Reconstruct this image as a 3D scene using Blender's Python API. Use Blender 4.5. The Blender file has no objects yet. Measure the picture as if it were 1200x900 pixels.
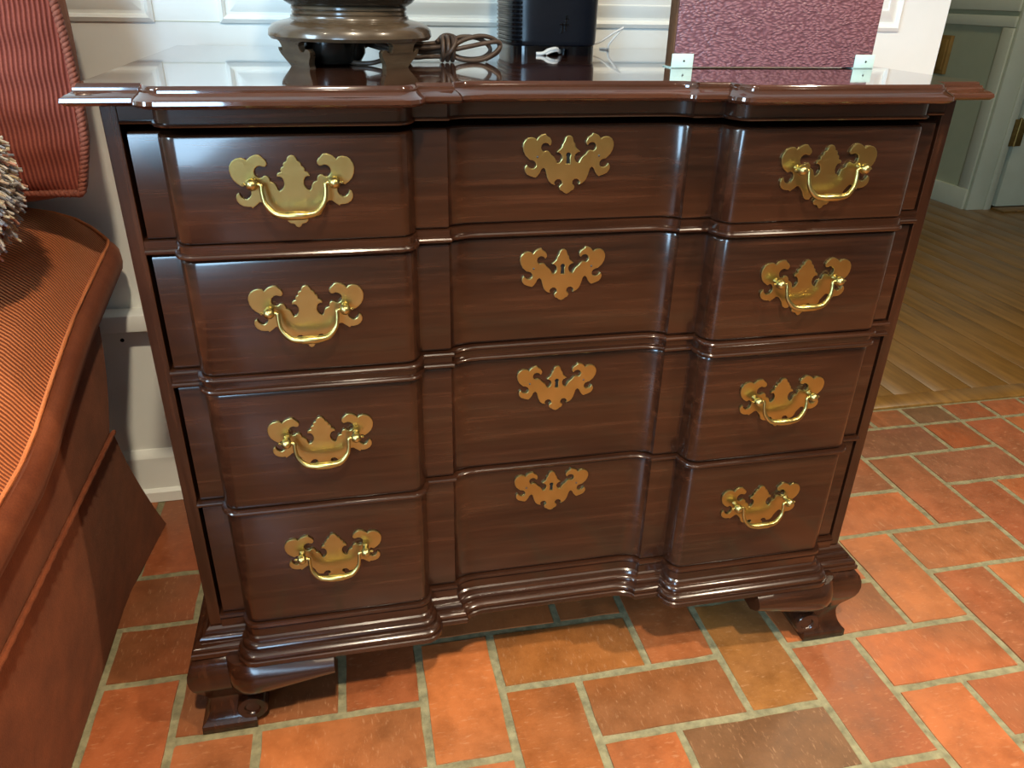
import bpy, bmesh, math, random
from mathutils import Vector, Matrix
random.seed(7)
R = math.radians
S = bpy.context.scene
C = S.collection

# ------------------------------------------------------------------ camera
CAMP = (-0.2453, -0.8312, 0.9362); YAW, PIT, ROL, FPX = 0.2169, -0.4743, 0.0219, 897.3
def _cam():
    cy, sy, cp, sp, cr, sr = math.cos(YAW), math.sin(YAW), math.cos(PIT), math.sin(PIT), math.cos(ROL), math.sin(ROL)
    fw = Vector((sy*cp, cy*cp, sp)); ri = Vector((cy, -sy, 0)); up = ri.cross(fw)
    r = ri*cr + up*sr; u = -ri*sr + up*cr
    cd = bpy.data.cameras.new('camera'); co = bpy.data.objects.new('camera', cd); C.objects.link(co)
    m = Matrix((r, u, -fw)).transposed().to_4x4(); m.translation = CAMP
    co.matrix_world = m; cd.sensor_width = 36; cd.lens = FPX/1200*36; cd.clip_start = .01
    S.camera = co
_cam()
# ------------------------------------------------------------------ world, lights, exposure
w = bpy.data.worlds.new('world'); S.world = w; w.use_nodes = True
w.node_tree.nodes['Background'].inputs[0].default_value = (.75, .85, 1, 1)
w.node_tree.nodes['Background'].inputs[1].default_value = .25
S.view_settings.view_transform = 'Standard'; S.view_settings.look = 'None'
S.view_settings.gamma = 1; S.view_settings.use_curve_mapping = False
S.view_settings.exposure = 0.08
def area(name, loc, aim, power, col, sx, sy=None, shape='RECTANGLE', spread=180):
    l = bpy.data.lights.new(name, 'AREA'); l.energy = power; l.color = col
    l.shape = shape; l.size = sx; l.spread = R(spread)
    if sy: l.size_y = sy
    o = bpy.data.objects.new(name, l); C.objects.link(o); o.location = loc
    o.rotation_euler = (Vector(aim)-Vector(loc)).to_track_quat('-Z', 'Y').to_euler()
    return o
WARM = (1, .84, .62)
CANS = [(1.25, -1.0), (-.15, -1.35), (-1.5, -1.2), (.55, -2.4)]
CANP = [41, 44, 8, 8]
for (x, y), pw in zip(CANS, CANP):
    area('ceiling_can_light', (x, y, 2.46), (x, y, 0), pw, WARM, .11, shape='DISK', spread=118)
area('window_daylight', (-1.55, -3.52, 1.42), (-.3, .4, .7), 115, (.45, .73, 1.0), .95, 1.35)
area('side_window_daylight', (-2.52, -1.0, 1.75), (-.2, .5, .9), 88, (.60, .83, 1.0), 1.0, .9)
area('hall_fill_light', (2.2, 1.7, 2.4), (2.2, 1.7, 0), 10, (1, .88, .62), .3, shape='DISK')  # unseen fill lamp, added to light the hall

# ------------------------------------------------------------------ helpers
def mesh(name, vs, fs, mat, parent=None, smooth=35, uv=None, loc=None):
    me = bpy.data.meshes.new(name); me.from_pydata([tuple(v) for v in vs], [], fs)
    bm = bmesh.new(); bm.from_mesh(me); bmesh.ops.recalc_face_normals(bm, faces=bm.faces); bm.to_mesh(me); bm.free()
    if smooth:
        me.polygons.foreach_set('use_smooth', [True]*len(me.polygons)); me.set_sharp_from_angle(angle=R(smooth))
    if uv:
        l = me.uv_layers.new(name='UVMap')
        for i, lp in enumerate(me.loops): l.data[i].uv = uv[lp.vertex_index]
    o = bpy.data.objects.new(name, me); C.objects.link(o)
    if mat: me.materials.append(mat)
    if parent: o.parent = parent
    if loc: o.location = loc
    return o
def empty(name, loc, label, cat, group=None):
    o = bpy.data.objects.new(name, None); C.objects.link(o); o.location = loc; o.empty_display_size = .05
    return tag(o, label, cat, group)
def tag(o, label=None, cat=None, group=None, kind=None):
    if label: o['label'] = label
    if cat: o['category'] = cat
    if group: o['group'] = group
    if kind: o['kind'] = kind
    return o
class B:
    """collects verts and faces for one mesh"""
    def __init__(s): s.v = []; s.f = []
    def add(s, vs, fs):
        n = len(s.v); s.v += [tuple(v) for v in vs]; s.f += [tuple(i+n for i in f) for f in fs]; return s
    def box(s, x0, x1, y0, y1, z0, z1, bev=0):
        if bev:
            bm = bmesh.new(); bmesh.ops.create_cube(bm, size=1)
            for v in bm.verts: v.co = ((x0+x1)/2+v.co.x*(x1-x0), (y0+y1)/2+v.co.y*(y1-y0), (z0+z1)/2+v.co.z*(z1-z0))
            bmesh.ops.bevel(bm, geom=bm.edges[:], offset=bev, segments=2, affect='EDGES', profile=.5)
            bm.verts.index_update(); s.add([v.co.copy() for v in bm.verts], [[v.index for v in f.verts] for f in bm.faces]); bm.free(); return s
        return s.add([(x0,y0,z0),(x1,y0,z0),(x1,y1,z0),(x0,y1,z0),(x0,y0,z1),(x1,y0,z1),(x1,y1,z1),(x0,y1,z1)],
                     [(0,3,2,1),(4,5,6,7),(0,1,5,4),(1,2,6,5),(2,3,7,6),(3,0,4,7)])
    def loft(s, rings, closed=True, cap=True):
        n = len(rings[0]); b = len(s.v)
        for r in rings: s.v += [tuple(p) for p in r]
        for k in range(len(rings)-1):
            for i in range(n if closed else n-1):
                j = (i+1) % n; s.f.append((b+k*n+i, b+k*n+j, b+(k+1)*n+j, b+(k+1)*n+i))
        if cap:
            s.f.append(tuple(b+i for i in range(n))); e = b+(len(rings)-1)*n; s.f.append(tuple(e+i for i in reversed(range(n))))
        return s
    def lathe(s, prof, c, n=32, cap=True):
        return s.loft([[(c[0]+r*math.cos(2*math.pi*i/n), c[1]+r*math.sin(2*math.pi*i/n), c[2]+z) for i in range(n)] for r, z in prof], True, cap)
    def tube(s, pts, rad, n=8, cap=True):
        pts = [Vector(p) for p in pts]; m = len(pts)
        rad = rad if isinstance(rad, (list, tuple)) else [rad]*m
        rings = []; up = None
        for i, p in enumerate(pts):
            t = (pts[min(i+1, m-1)]-pts[max(i-1, 0)]).normalized()
            if up is None:
                a = Vector((0,0,1)) if abs(t.z) < .9 else Vector((1,0,0)); up = (a-t*a.dot(t)).normalized()
            else:
                up = (up-t*up.dot(t)).normalized()
            q = t.cross(up)
            rings.append([p+(up*math.cos(2*math.pi*k/n)+q*math.sin(2*math.pi*k/n))*rad[i] for k in range(n)])
        return s.loft(rings, True, cap)
    def obj(s, name, mat, parent=None, smooth=35, **k): return mesh(name, s.v, s.f, mat, parent, smooth, **k)
def spline(ctrl, n=8):
    P = [Vector(p) for p in ctrl]; P = [2*P[0]-P[1]]+P+[2*P[-1]-P[-2]]; out = []
    for i in range(1, len(P)-2):
        a, b, c, d = P[i-1:i+3]
        for k in range(n):
            t = k/n; out.append(.5*((2*b)+(c-a)*t+(2*a-5*b+4*c-d)*t*t+(3*b-a-3*c+d)*t**3))
    return out+[P[-2]]

# ------------------------------------------------------------------ materials
class NT:
    def __init__(s, name):
        s.m = bpy.data.materials.new(name); s.m.use_nodes = True; s.t = s.m.node_tree; s.n = s.t.nodes
        s.p = s.n['Principled BSDF']
    def node(s, typ, **kw):
        n = s.n.new(typ)
        for k, v in kw.items():
            if k in n.inputs: n.inputs[k].default_value = v
            else: setattr(n, k, v)
        return n
    def link(s, a, b): s.t.links.new(a, b)
    def coord(s, scale=(1,1,1), kind='Object', rot=(0,0,0)):
        tc = s.node('ShaderNodeTexCoord'); mp = s.node('ShaderNodeMapping'); mp.inputs['Scale'].default_value = scale
        mp.inputs['Rotation'].default_value = rot
        s.link(tc.outputs[kind], mp.inputs['Vector']); return mp.outputs[0]
    def noise(s, vec, scale, detail=4, rough=.6):
        n = s.node('ShaderNodeTexNoise'); n.inputs['Scale'].default_value = scale; n.inputs['Detail'].default_value = detail
        n.inputs['Roughness'].default_value = rough; s.link(vec, n.inputs['Vector']); return n.outputs['Fac']
    def ramp(s, fac, stops):
        r = s.node('ShaderNodeValToRGB'); e = r.color_ramp.elements
        while len(e) < len(stops): e.new(.5)
        for k, (p, c) in zip(e, stops): k.position = p; k.color = (*c, 1)
        s.link(fac, r.inputs['Fac']); return r.outputs['Color']
    def bump(s, h, strength=.2, dist=.001, normal=None):
        b = s.node('ShaderNodeBump'); b.inputs['Strength'].default_value = strength; b.inputs['Distance'].default_value = dist
        s.link(h, b.inputs['Height'])
        if normal: s.link(normal, b.inputs['Normal'])
        return b.outputs['Normal']
    def mix(s, fac, a, b, mode='MIX'):
        m = s.node('ShaderNodeMix', data_type='RGBA', blend_type=mode)
        for sock, v in ((m.inputs[0], fac), (m.inputs[6], a), (m.inputs[7], b)):
            if isinstance(v, (int, float)): sock.default_value = v
            elif isinstance(v, tuple): sock.default_value = (*v, 1)
            else: s.link(v, sock)
        return m.outputs[2]
    def set(s, **k):
        for a, v in k.items():
            a = a.replace('_', ' ')
            if hasattr(v, 'is_output') or isinstance(v, bpy.types.NodeSocket): s.link(v, s.p.inputs[a])
            elif isinstance(v, tuple) and len(v) == 3: s.p.inputs[a].default_value = (*v, 1)
            else: s.p.inputs[a].default_value = v
        return s
def srgb(r, g, b):
    f = lambda c: (c/255/12.92) if c/255 <= .04045 else ((c/255+.055)/1.055)**2.4
    return (f(r), f(g), f(b))

def wood(name, axis, tint=1.0, rough=.24):
    t = NT(name); sc = [48, 48, 48]; sc[axis] = 2.4
    v = t.coord(tuple(sc)); g = t.noise(v, 2.2, 6, .62)
    v2 = t.coord((3, 3, 3)); big = t.noise(v2, 1.6, 2, .5)
    fine = t.coord(tuple([260 if i != axis else 7 for i in range(3)])); fg = t.noise(fine, 1.5, 3, .6)
    a = t.ramp(g, [(.25, tuple(c*tint for c in (.014, .0050, .0026))), (.55, tuple(c*tint for c in (.036, .0125, .0058))), (.8, tuple(c*tint for c in (.070, .0255, .0115)))])
    b = t.mix(.55, a, t.ramp(big, [(.3, (.35, .35, .35)), (.7, (1.0, .95, .9))]), 'MULTIPLY')
    c = t.mix(.35, b, t.ramp(fg, [(.3, (.35, .3, .3)), (.65, (1, 1, 1))]), 'MULTIPLY')
    t.set(Base_Color=c, Roughness=rough, Specular_IOR_Level=.35, Coat_Weight=.40, Coat_Roughness=.12, Normal=t.bump(fg, .05, .0006))
    return t.m
M = {}
M['wood_x'] = wood('mahogany_grain_across', 0)
M['wood_z'] = wood('mahogany_grain_upright', 2)
def top_wood():
    t = NT('polished_mahogany_top'); v = t.coord((1.6, 26, 26)); g = t.noise(v, 2.2, 6, .62)
    a = t.ramp(g, [(.25, (.022, .0080, .0045)), (.55, (.058, .020, .0100)), (.8, (.10, .036, .017))])
    sc = t.noise(t.coord((40, 160, 40)), 1.2, 3, .7)
    t.set(Base_Color=a, Roughness=t.ramp(sc, [(.3, (.07,)*3), (.75, (.11,)*3)]), Coat_Weight=.8, Coat_Roughness=.03, Specular_IOR_Level=.6)
    return t.m
M['wood_top'] = top_wood()
def gap_dark():
    t = NT('dark_case_interior'); g = t.noise(t.coord((1, 20, 20)), 3)
    t.set(Base_Color=t.ramp(g, [(.3, (.008, .0045, .003)), (.7, (.014, .007, .004))]), Roughness=.7); return t.m
M['gap'] = gap_dark()
def brass():
    t = NT('aged_brass'); n = t.noise(t.coord((1, 1, 1)), 25, 2, .5); n2 = t.noise(t.coord((1, 1, 1)), 300, 2)
    c = t.ramp(n, [(.25, (.35, .285, .100)), (.75, (.46, .385, .155))])
    t.set(Base_Color=c, Metallic=1.0, Roughness=t.ramp(n2, [(.3, (.30,)*3), (.7, (.35,)*3)]))
    return t.m
M['brass'] = brass()
def brick_mat():
    t = NT('terracotta_paver'); oi = t.node('ShaderNodeObjectInfo')
    tc = t.node('ShaderNodeTexCoord'); ad = t.node('ShaderNodeVectorMath', operation='ADD')
    sc = t.node('ShaderNodeVectorMath', operation='SCALE'); sc.inputs[3].default_value = 37
    cb = t.node('ShaderNodeCombineXYZ'); 
    for i in range(3): t.link(oi.outputs['Random'], cb.inputs[i])
    t.link(cb.outputs[0], sc.inputs[0]); t.link(tc.outputs['Object'], ad.inputs[0]); t.link(sc.outputs[0], ad.inputs[1])
    v = ad.outputs[0]
    n1 = t.noise(v, 3.5, 3, .55); n2 = t.noise(v, 20, 6, .68); mp = t.node('ShaderNodeMapping'); mp.inputs['Scale'].default_value = (1, .30, 1); mp.inputs['Rotation'].default_value = (0, 0, R(35)); t.link(v, mp.inputs['Vector']); n3 = t.noise(mp.outputs[0], 210, 4, .65)
    base = t.mix(t.ramp(n1, [(.35, (0,)*3), (.7, (.75,)*3)]), oi.outputs['Color'], (.17, .075, .032))
    base = t.mix(.55, base, t.ramp(n2, [(.3, (.42, .38, .35)), (.6, (1, 1, 1)), (.85, (1.0, .95, .85))]), 'MULTIPLY')
    base = t.mix(t.ramp(n3, [(.58, (0,)*3), (.76, (.34,)*3)]), base, (.62, .36, .20))
    t.set(Base_Color=base, Roughness=t.ramp(n2, [(.3, (.28,)*3), (.7, (.46,)*3)]), Specular_IOR_Level=.45,
          Normal=t.bump(n3, .30, .0009, t.bump(n2, .28, .002)))
    return t.m
M['brick'] = brick_mat()
def simple(name, c1, c2, scale=30, rough=.6, bump=.1, bd=.001, spec=.4, metal=0, coat=0, mapping=(1,1,1), detail=4):
    t = NT(name); n = t.noise(t.coord(mapping), scale, detail, .6)
    t.set(Base_Color=t.ramp(n, [(.3, c1), (.7, c2)]), Roughness=rough, Specular_IOR_Level=spec, Metallic=metal, Coat_Weight=coat)
    if bump: t.set(Normal=t.bump(n, bump, bd))
    return t.m
M['grout'] = simple('grey_mortar', srgb(104, 99, 74), srgb(144, 137, 104), 60, .85, .5, .003)
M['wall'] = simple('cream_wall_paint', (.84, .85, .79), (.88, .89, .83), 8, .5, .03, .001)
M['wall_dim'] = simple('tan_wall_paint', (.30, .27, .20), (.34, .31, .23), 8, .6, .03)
M['ceiling'] = simple('ceiling_paint', (.50, .49, .44), (.54, .53, .48), 8, .8, .03)
M['hall_wall'] = simple('sage_hall_paint', (.42, .43, .27), (.46, .47, .30), 8, .5, .02)
M['hall_trim'] = simple('hall_trim_paint', (.55, .54, .38), (.59, .58, .42), 8, .45, .02)
def plank_mat():
    t = NT('worn_oak_plank'); oi = t.node('ShaderNodeObjectInfo')
    g = t.noise(t.coord((14, .9, 14)), 3, 6, .62); b = t.noise(t.coord((2, 2, 2)), 2.0, 3)
    a = t.ramp(g, [(.25, (.12, .056, .012)), (.55, (.25, .125, .028)), (.85, (.36, .19, .048))])
    a = t.mix(.6, a, t.ramp(b, [(.3, (.5, .5, .45)), (.7, (1, 1, 1))]), 'MULTIPLY')
    a = t.mix(.35, a, oi.outputs['Color'], 'MULTIPLY')
    t.set(Base_Color=a, Roughness=.32, Normal=t.bump(g, .08, .0008), Coat_Weight=.15, Coat_Roughness=.2)
    return t.m
M['plank'] = plank_mat()
def room_floor():
    t = NT('paver_floor_far'); br = t.node('ShaderNodeTexBrick'); v = t.coord((1,1,1)); t.link(v, br.inputs['Vector'])
    br.inputs['Scale'].default_value = 1; br.inputs['Brick Width'].default_value = .235; br.inputs['Row Height'].default_value = .1175
    br.inputs['Mortar Size'].default_value = .006; br.inputs['Color1'].default_value = (.36, .105, .032, 1); br.inputs['Color2'].default_value = (.25, .075, .026, 1)
    br.inputs['Mortar'].default_value = (.24, .22, .14, 1)
    n = t.noise(v, 30, 4)
    t.set(Base_Color=t.mix(.3, br.outputs['Color'], t.ramp(n, [(.3, (.4,)*3), (.7, (1,)*3)]), 'MULTIPLY'), Roughness=.4); return t.m
M['floor_far'] = room_floor()
def corduroy(name, c_lo, c_hi, c_top, n_w, sheen=.15):
    """UV.x counts wales; ridges run along UV.y"""
    t = NT(name); tc = t.node('ShaderNodeTexCoord'); sp = t.node('ShaderNodeSeparateXYZ'); t.link(tc.outputs['UV'], sp.inputs[0])
    wob = t.noise(t.coord((1,1,1)), 9, 3)
    m1 = t.node('ShaderNodeMath', operation='MULTIPLY_ADD'); t.link(sp.outputs[0], m1.inputs[0]); m1.inputs[1].default_value = n_w*2*math.pi
    mw = t.node('ShaderNodeMath', operation='MULTIPLY'); t.link(wob, mw.inputs[0]); mw.inputs[1].default_value = 4.0; t.link(mw.outputs[0], m1.inputs[2])
    si = t.node('ShaderNodeMath', operation='SINE'); t.link(m1.outputs[0], si.inputs[0])
    h = t.node('ShaderNodeMath', operation='MULTIPLY_ADD'); t.link(si.outputs[0], h.inputs[0]); h.inputs[1].default_value = .5; h.inputs[2].default_value = .5
    fz = t.noise(t.coord((1,1,1)), 500, 2)
    patch = t.noise(t.coord((1,1,1)), 5, 3)
    col = t.mix(h.outputs[0], c_lo, t.mix(patch, c_hi, c_top))
    col = t.mix(.35, col, t.ramp(fz, [(.3, (.45,)*3), (.7, (1.1,)*3)]), 'MULTIPLY')
    t.set(Base_Color=col, Roughness=.85, Specular_IOR_Level=.2, Sheen_Weight=sheen, Sheen_Roughness=.35, Sheen_Tint=(.9, .55, .38),
          Normal=t.bump(fz, .3, .0008, t.bump(h.outputs[0], .7, .0018)))
    return t.m
M['cord_seat'] = corduroy('rust_corduroy_seat', (.19, .040, .012), (.52, .130, .034), (.70, .215, .066), 1.0)
M['cord_pillow'] = corduroy('wine_rust_corduroy', (.17, .036, .026), (.29, .068, .046), (.40, .115, .072), 1.0)
def plush():
    t = NT('rust_plush'); n = t.noise(t.coord((1,1,1)), 14, 4); f = t.noise(t.coord((1,1,1)), 420, 2)
    c = t.mix(.4, t.ramp(n, [(.3, (.14, .033, .013)), (.7, (.25, .066, .024))]), t.ramp(f, [(.3, (.45,)*3), (.7, (1,)*3)]), 'MULTIPLY')
    t.set(Base_Color=c, Roughness=.9, Specular_IOR_Level=.15, Sheen_Weight=.18, Sheen_Roughness=.4, Sheen_Tint=(.85, .45, .28), Normal=t.bump(f, .35, .001, t.bump(n, .12, .006)))
    return t.m
M['plush'] = plush()
M['rope'] = simple('rust_twisted_cord', (.16, .045, .028), (.30, .09, .05), 220, .75, .3)
def fringe_mat():
    t = NT('mixed_yarn'); at = t.node('ShaderNodeAttribute'); at.attribute_name = 'yarn'
    t.set(Base_Color=at.outputs['Color'], Roughness=.85, Sheen_Weight=.3); return t.m
M['yarn'] = fringe_mat()
def leather():
    t = NT('pebbled_burgundy_leather'); v = t.coord((.62, 1, 1.35), rot=(0, R(-22), 0))
    vo = t.node('ShaderNodeTexVoronoi', feature='SMOOTH_F1'); vo.inputs['Scale'].default_value = 300; vo.inputs['Smoothness'].default_value = .35
    dn = t.node('ShaderNodeTexNoise'); dn.inputs['Scale'].default_value = 40; t.link(v, dn.inputs['Vector'])
    ad = t.node('ShaderNodeVectorMath', operation='MULTIPLY_ADD'); t.link(dn.outputs['Color'], ad.inputs[0]); ad.inputs[1].default_value = (.012,)*3; t.link(v, ad.inputs[2])
    t.link(ad.outputs[0], vo.inputs['Vector']); big = t.noise(v, 8, 3)
    iv = t.node('ShaderNodeMath', operation='SUBTRACT'); iv.inputs[0].default_value = 1; t.link(vo.outputs['Distance'], iv.inputs[1])
    col = t.ramp(iv.outputs[0], [(.35, (.17, .066, .080)), (.60, (.27, .115, .132)), (.9, (.32, .145, .160))])
    col = t.mix(.35, col, t.ramp(big, [(.3, (.65,)*3), (.7, (1,)*3)]), 'MULTIPLY')
    t.set(Base_Color=col, Roughness=.40, Specular_IOR_Level=.7, Normal=t.bump(iv.outputs[0], .55, .0026)); return t.m
M['leather'] = leather()
M['leather_edge'] = simple('brown_leather_edge', (.09, .038, .016), (.16, .07, .03), 60, .5, .2)
M['bracket'] = simple('pale_metal_bracket', (.52, .70, .64), (.58, .77, .70), 40, .35, .02, spec=.6)
M['darkmetal'] = simple('dark_screw', (.03, .03, .03), (.05, .05, .05), 40, .5, 0)
M['standwood'] = simple('dark_carved_wood', (.045, .028, .015), (.10, .068, .040), 6, .25, .05, coat=.4, mapping=(3, 3, 14))
M['vase'] = simple('black_bronze_glaze', (.008, .006, .004), (.016, .012, .009), 20, .25, .02, coat=.3)
M['flex'] = simple('brown_lamp_flex', (.045, .026, .016), (.085, .052, .034), 60, .45, .05)
M['spk'] = simple('satin_black_plastic', (.005, .007, .011), (.008, .010, .015), 200, .30, .05, .0003, spec=.35)
M['spk_gloss'] = simple('gloss_black_plastic', (.003, .003, .004), (.005, .005, .006), 50, .12, 0)
M['white_cable'] = simple('white_plastic_cable', (.75, .75, .70), (.82, .82, .78), 30, .4, 0)
M['black'] = simple('black_gap', (.004, .004, .004), (.008, .008, .008), 30, .8, 0)
M['hinge'] = simple('old_brass_hinge', (.20, .13, .035), (.30, .20, .06), 40, .4, .05, metal=.8)
M['amber'] = simple('amber_wood', (.25, .13, .03), (.36, .20, .05), 15, .45, .05)
M['glass'] = simple('night_glass', (.5, .6, .7), (.55, .65, .75), 3, .1, 0)

# ------------------------------------------------------------------ room shell
def struct(o): o['kind'] = 'structure'; return o
XL, XR, YF, YW, ZC = -2.6, 3.4, -3.6, .58, 2.5
struct(B().box(XL, XR, YF, YW+.09, -.06, -.0026).obj('floor', M['grout'], smooth=0))
FL = bpy.data.objects['floor']
# far floor (beyond the built pavers): one slab of paver texture around the built field
struct(B().box(XL, XR, YF, -1.02, -.004, 0).box(XL, -1.25, -1.02, YW, -.004, 0).box(2.40, XR, -1.02, YW, -.004, 0).obj('floor_far_pavers', M['floor_far'], smooth=0))
struct(B().box(XL-.1, .898, YW, YW+.08, -.06, ZC).obj('wall_back', M['wall'], smooth=0))
struct(B().box(2.05, XR+.5, YW, YW+.08, -.06, ZC).box(.898, 2.05, YW, YW+.08, 2.1, ZC).obj('wall_doorway', M['wall'], smooth=0))
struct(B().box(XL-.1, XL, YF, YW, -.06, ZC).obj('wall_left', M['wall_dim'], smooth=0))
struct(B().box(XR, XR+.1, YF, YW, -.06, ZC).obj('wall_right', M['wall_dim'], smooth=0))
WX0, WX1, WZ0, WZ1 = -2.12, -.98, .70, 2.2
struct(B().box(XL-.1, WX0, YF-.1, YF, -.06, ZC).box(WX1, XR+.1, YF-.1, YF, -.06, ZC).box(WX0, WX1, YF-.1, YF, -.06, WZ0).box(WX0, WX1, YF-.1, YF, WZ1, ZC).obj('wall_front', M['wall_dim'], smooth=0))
wf = struct(B().box(WX0-.08, WX1+.08, YF, YF+.02, WZ1, WZ1+.08).box(WX0-.08, WX1+.08, YF, YF+.04, WZ0-.06, WZ0).box(WX0-.08, WX0, YF, YF+.02, WZ0, WZ1).box(WX1, WX1+.08, YF, YF+.02, WZ0, WZ1).obj('window_1', M['wall'], smooth=0))
B().box(WX0, WX1, YF-.06, YF-.05, WZ0, WZ1).obj('pane', M['glass'], wf, smooth=0)
struct(B().box(XL-.1, XR+.1, YF-.1, YW+.08, ZC, ZC+.08).obj('ceiling', M['ceiling'], smooth=0))
for x, y in CANS:
    tr = struct(B().lathe([(.105, -.012), (.11, -.006), (.11, 0), (.085, 0), (.085, -.012)], (x, y, ZC), 24, False).obj('trim_1', M['ceiling']))
# wall panelling: each raised panel is a moulded frame and a bevelled field
WB = bpy.data.objects['wall_back']
def raised_panel(x0, x1, z0, z1, wall):
    def ring(ins, y): return [(x0+ins, YW-y, z0+ins), (x1-ins, YW-y, z0+ins), (x1-ins, YW-y, z1-ins), (x0+ins, YW-y, z1-ins)]
    B().loft([ring(-.004, -.001), ring(-.004, .0035), ring(.002, .0065), ring(.006, .004), ring(.0075, .0012), ring(.012, .0012), ring(.028, .0085), ring(.031, .0090), ring(.033, .0075), ring(.06, .0075)], True, True).obj('raised_panel', M['wall'], wall, smooth=20)
for a, b in ((-1.75, -1.16), (-1.055, -.523), (-.418, .055), (.16, .795)): raised_panel(a, b, .886, 1.60, WB)
# shallow joint where the stile meets the long rail
B().box(-.523, -.418, YW-.0008, YW+.002, .8828, .8840).obj('rail_joint', M['hall_trim'], WB, smooth=0)
# ledge rail low on the wall and the baseboard
struct(B().box(XL, .895, .537, YW, .380, .412, .003).obj('trim_2', M['wall']))
B().box(XL, .895, .572, YW, .366, .380).obj('apron', M['wall'], bpy.data.objects['trim_2'], smooth=0)
bb = B(); prof = [(0, 0), (.022, 0), (.022, .022), (.017, .027), (.014, .028), (.014, .098), (.010, .106), (.004, .112), (0, .113)]
bb.loft([[(x, YW-d, z) for d, z in prof] for x in (XL, .896)], True, True)
struct(bb.obj('baseboard_back', M['wall'], smooth=20))
B().lathe([(.0035, -.0005), (.0035, .001)], (0, 0, 0), 12).obj('nail_hole', M['black'], WB).matrix_world = Matrix.Translation((-.672, .5795, .349)) @ Matrix.Rotation(R(90), 4, 'X')

# hall beyond the doorway
struct(B().box(.2, 4.6, YW+.08, 4.6, -.06, -.004).obj('floor_hall', M['gap'], smooth=0))
FH = bpy.data.objects['floor_hall']
B().box(.9, 2.05, .652, .712, -.004, .004, .002).obj('threshold', M['plank'], FH).color = (1, .95, .8, 1)
pl = B().box(0, .118, 0, 3.3, -.010, 0, .0012); pm = pl.obj('plank', M['plank'], FH); k = 0
for i in range(27):
    x = .42+i*.1195
    o = pm if i == 0 else pm.copy()
    if i: C.objects.link(o)
    o.location = (x, .713, 0.001); s = .75+.25*random.random(); o.color = (s, s*.97, s*.9, 1)
struct(B().box(2.79, 2.90, 2.55, 4.6, -.02, ZC).box(2.79, 2.93, 2.452, 2.55, -.02, ZC).obj('wall_hall', M['hall_wall'], smooth=0))
HW = bpy.data.objects['wall_hall']
def hb(n, y0, y1, z0, z1, d, m='hall_trim'): return B().box(2.79-d, 2.79, y0, y1, z0, z1, .003).obj(n, M[m], HW)
hb('baseboard', 2.452, 4.6, 0, .10, .016); hb('stile', 2.452, 2.52, .10, .83, .012); hb('panel_rail', 2.452, 4.6, .832, .878, .012); hb('panel_rail', 2.452, 4.6, .898, .96, .014); hb('stile', 2.452, 2.52, .96, ZC, .012)
hb('stile', 3.05, 3.14, .10, .83, .012)
struct(B().box(2.79, 2.932, 2.436, 2.452, 0, 2.2, .003).box(2.885, 2.915, 2.428, 2.436, 0, 2.2, .002).obj('trim_3', M['hall_trim']))
struct(B().box(2.94, 4.4, 2.50, 2.56, 0, ZC).obj('door_gap_dark_back', M['black'], smooth=0))  # black sheet added behind the door, painted shade for its gap
dr = struct(B().box(2.960, 3.75, 2.440, 2.478, .012, 2.05, .003).obj('door_1', M['hall_trim']))
B().box(3.05, 3.65, 2.434, 2.441, .25, .85, .003).obj('door_panel', M['hall_trim'], dr)
for z in (.31, 1.75): 
    h = B().box(2.918, 2.985, 2.428, 2.439, z, z+.125, .001).obj('hinge', M['hinge'], dr)
    B().lathe([(.007, 0), (.007, .125), (.004, .132)], (2.946, 2.428, z), 12).obj('hinge_barrel', M['hinge'], dr)
struct(B().box(2.94, 3.8, 2.36, 2.44, 0, .010, .003).obj('trim_4', M['plank']))
struct(B().box(.2, 4.6, 4.6, 4.7, -.02, ZC).box(4.5, 4.6, .66, 4.6, -.02, ZC).box(.2, .3, .66, 4.6, -.02, ZC).obj('wall_hall_back', M['hall_wall'], smooth=0))
struct(B().box(.2, 4.6, .66, 4.7, ZC, ZC+.08).obj('ceiling_hall', M['ceiling'], smooth=0))
pq = empty('wall_plaque', (2.788, 2.87, .60), 'small amber wooden plaque on the green hall wall', 'plaque')
B().box(-.022, 0, -.05, .03, 0, .18, .004).obj('board', M['amber'], pq); B().box(-.027, -.020, -.035, .015, .02, .16, .002).obj('raised_face', M['amber'], pq)

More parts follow.
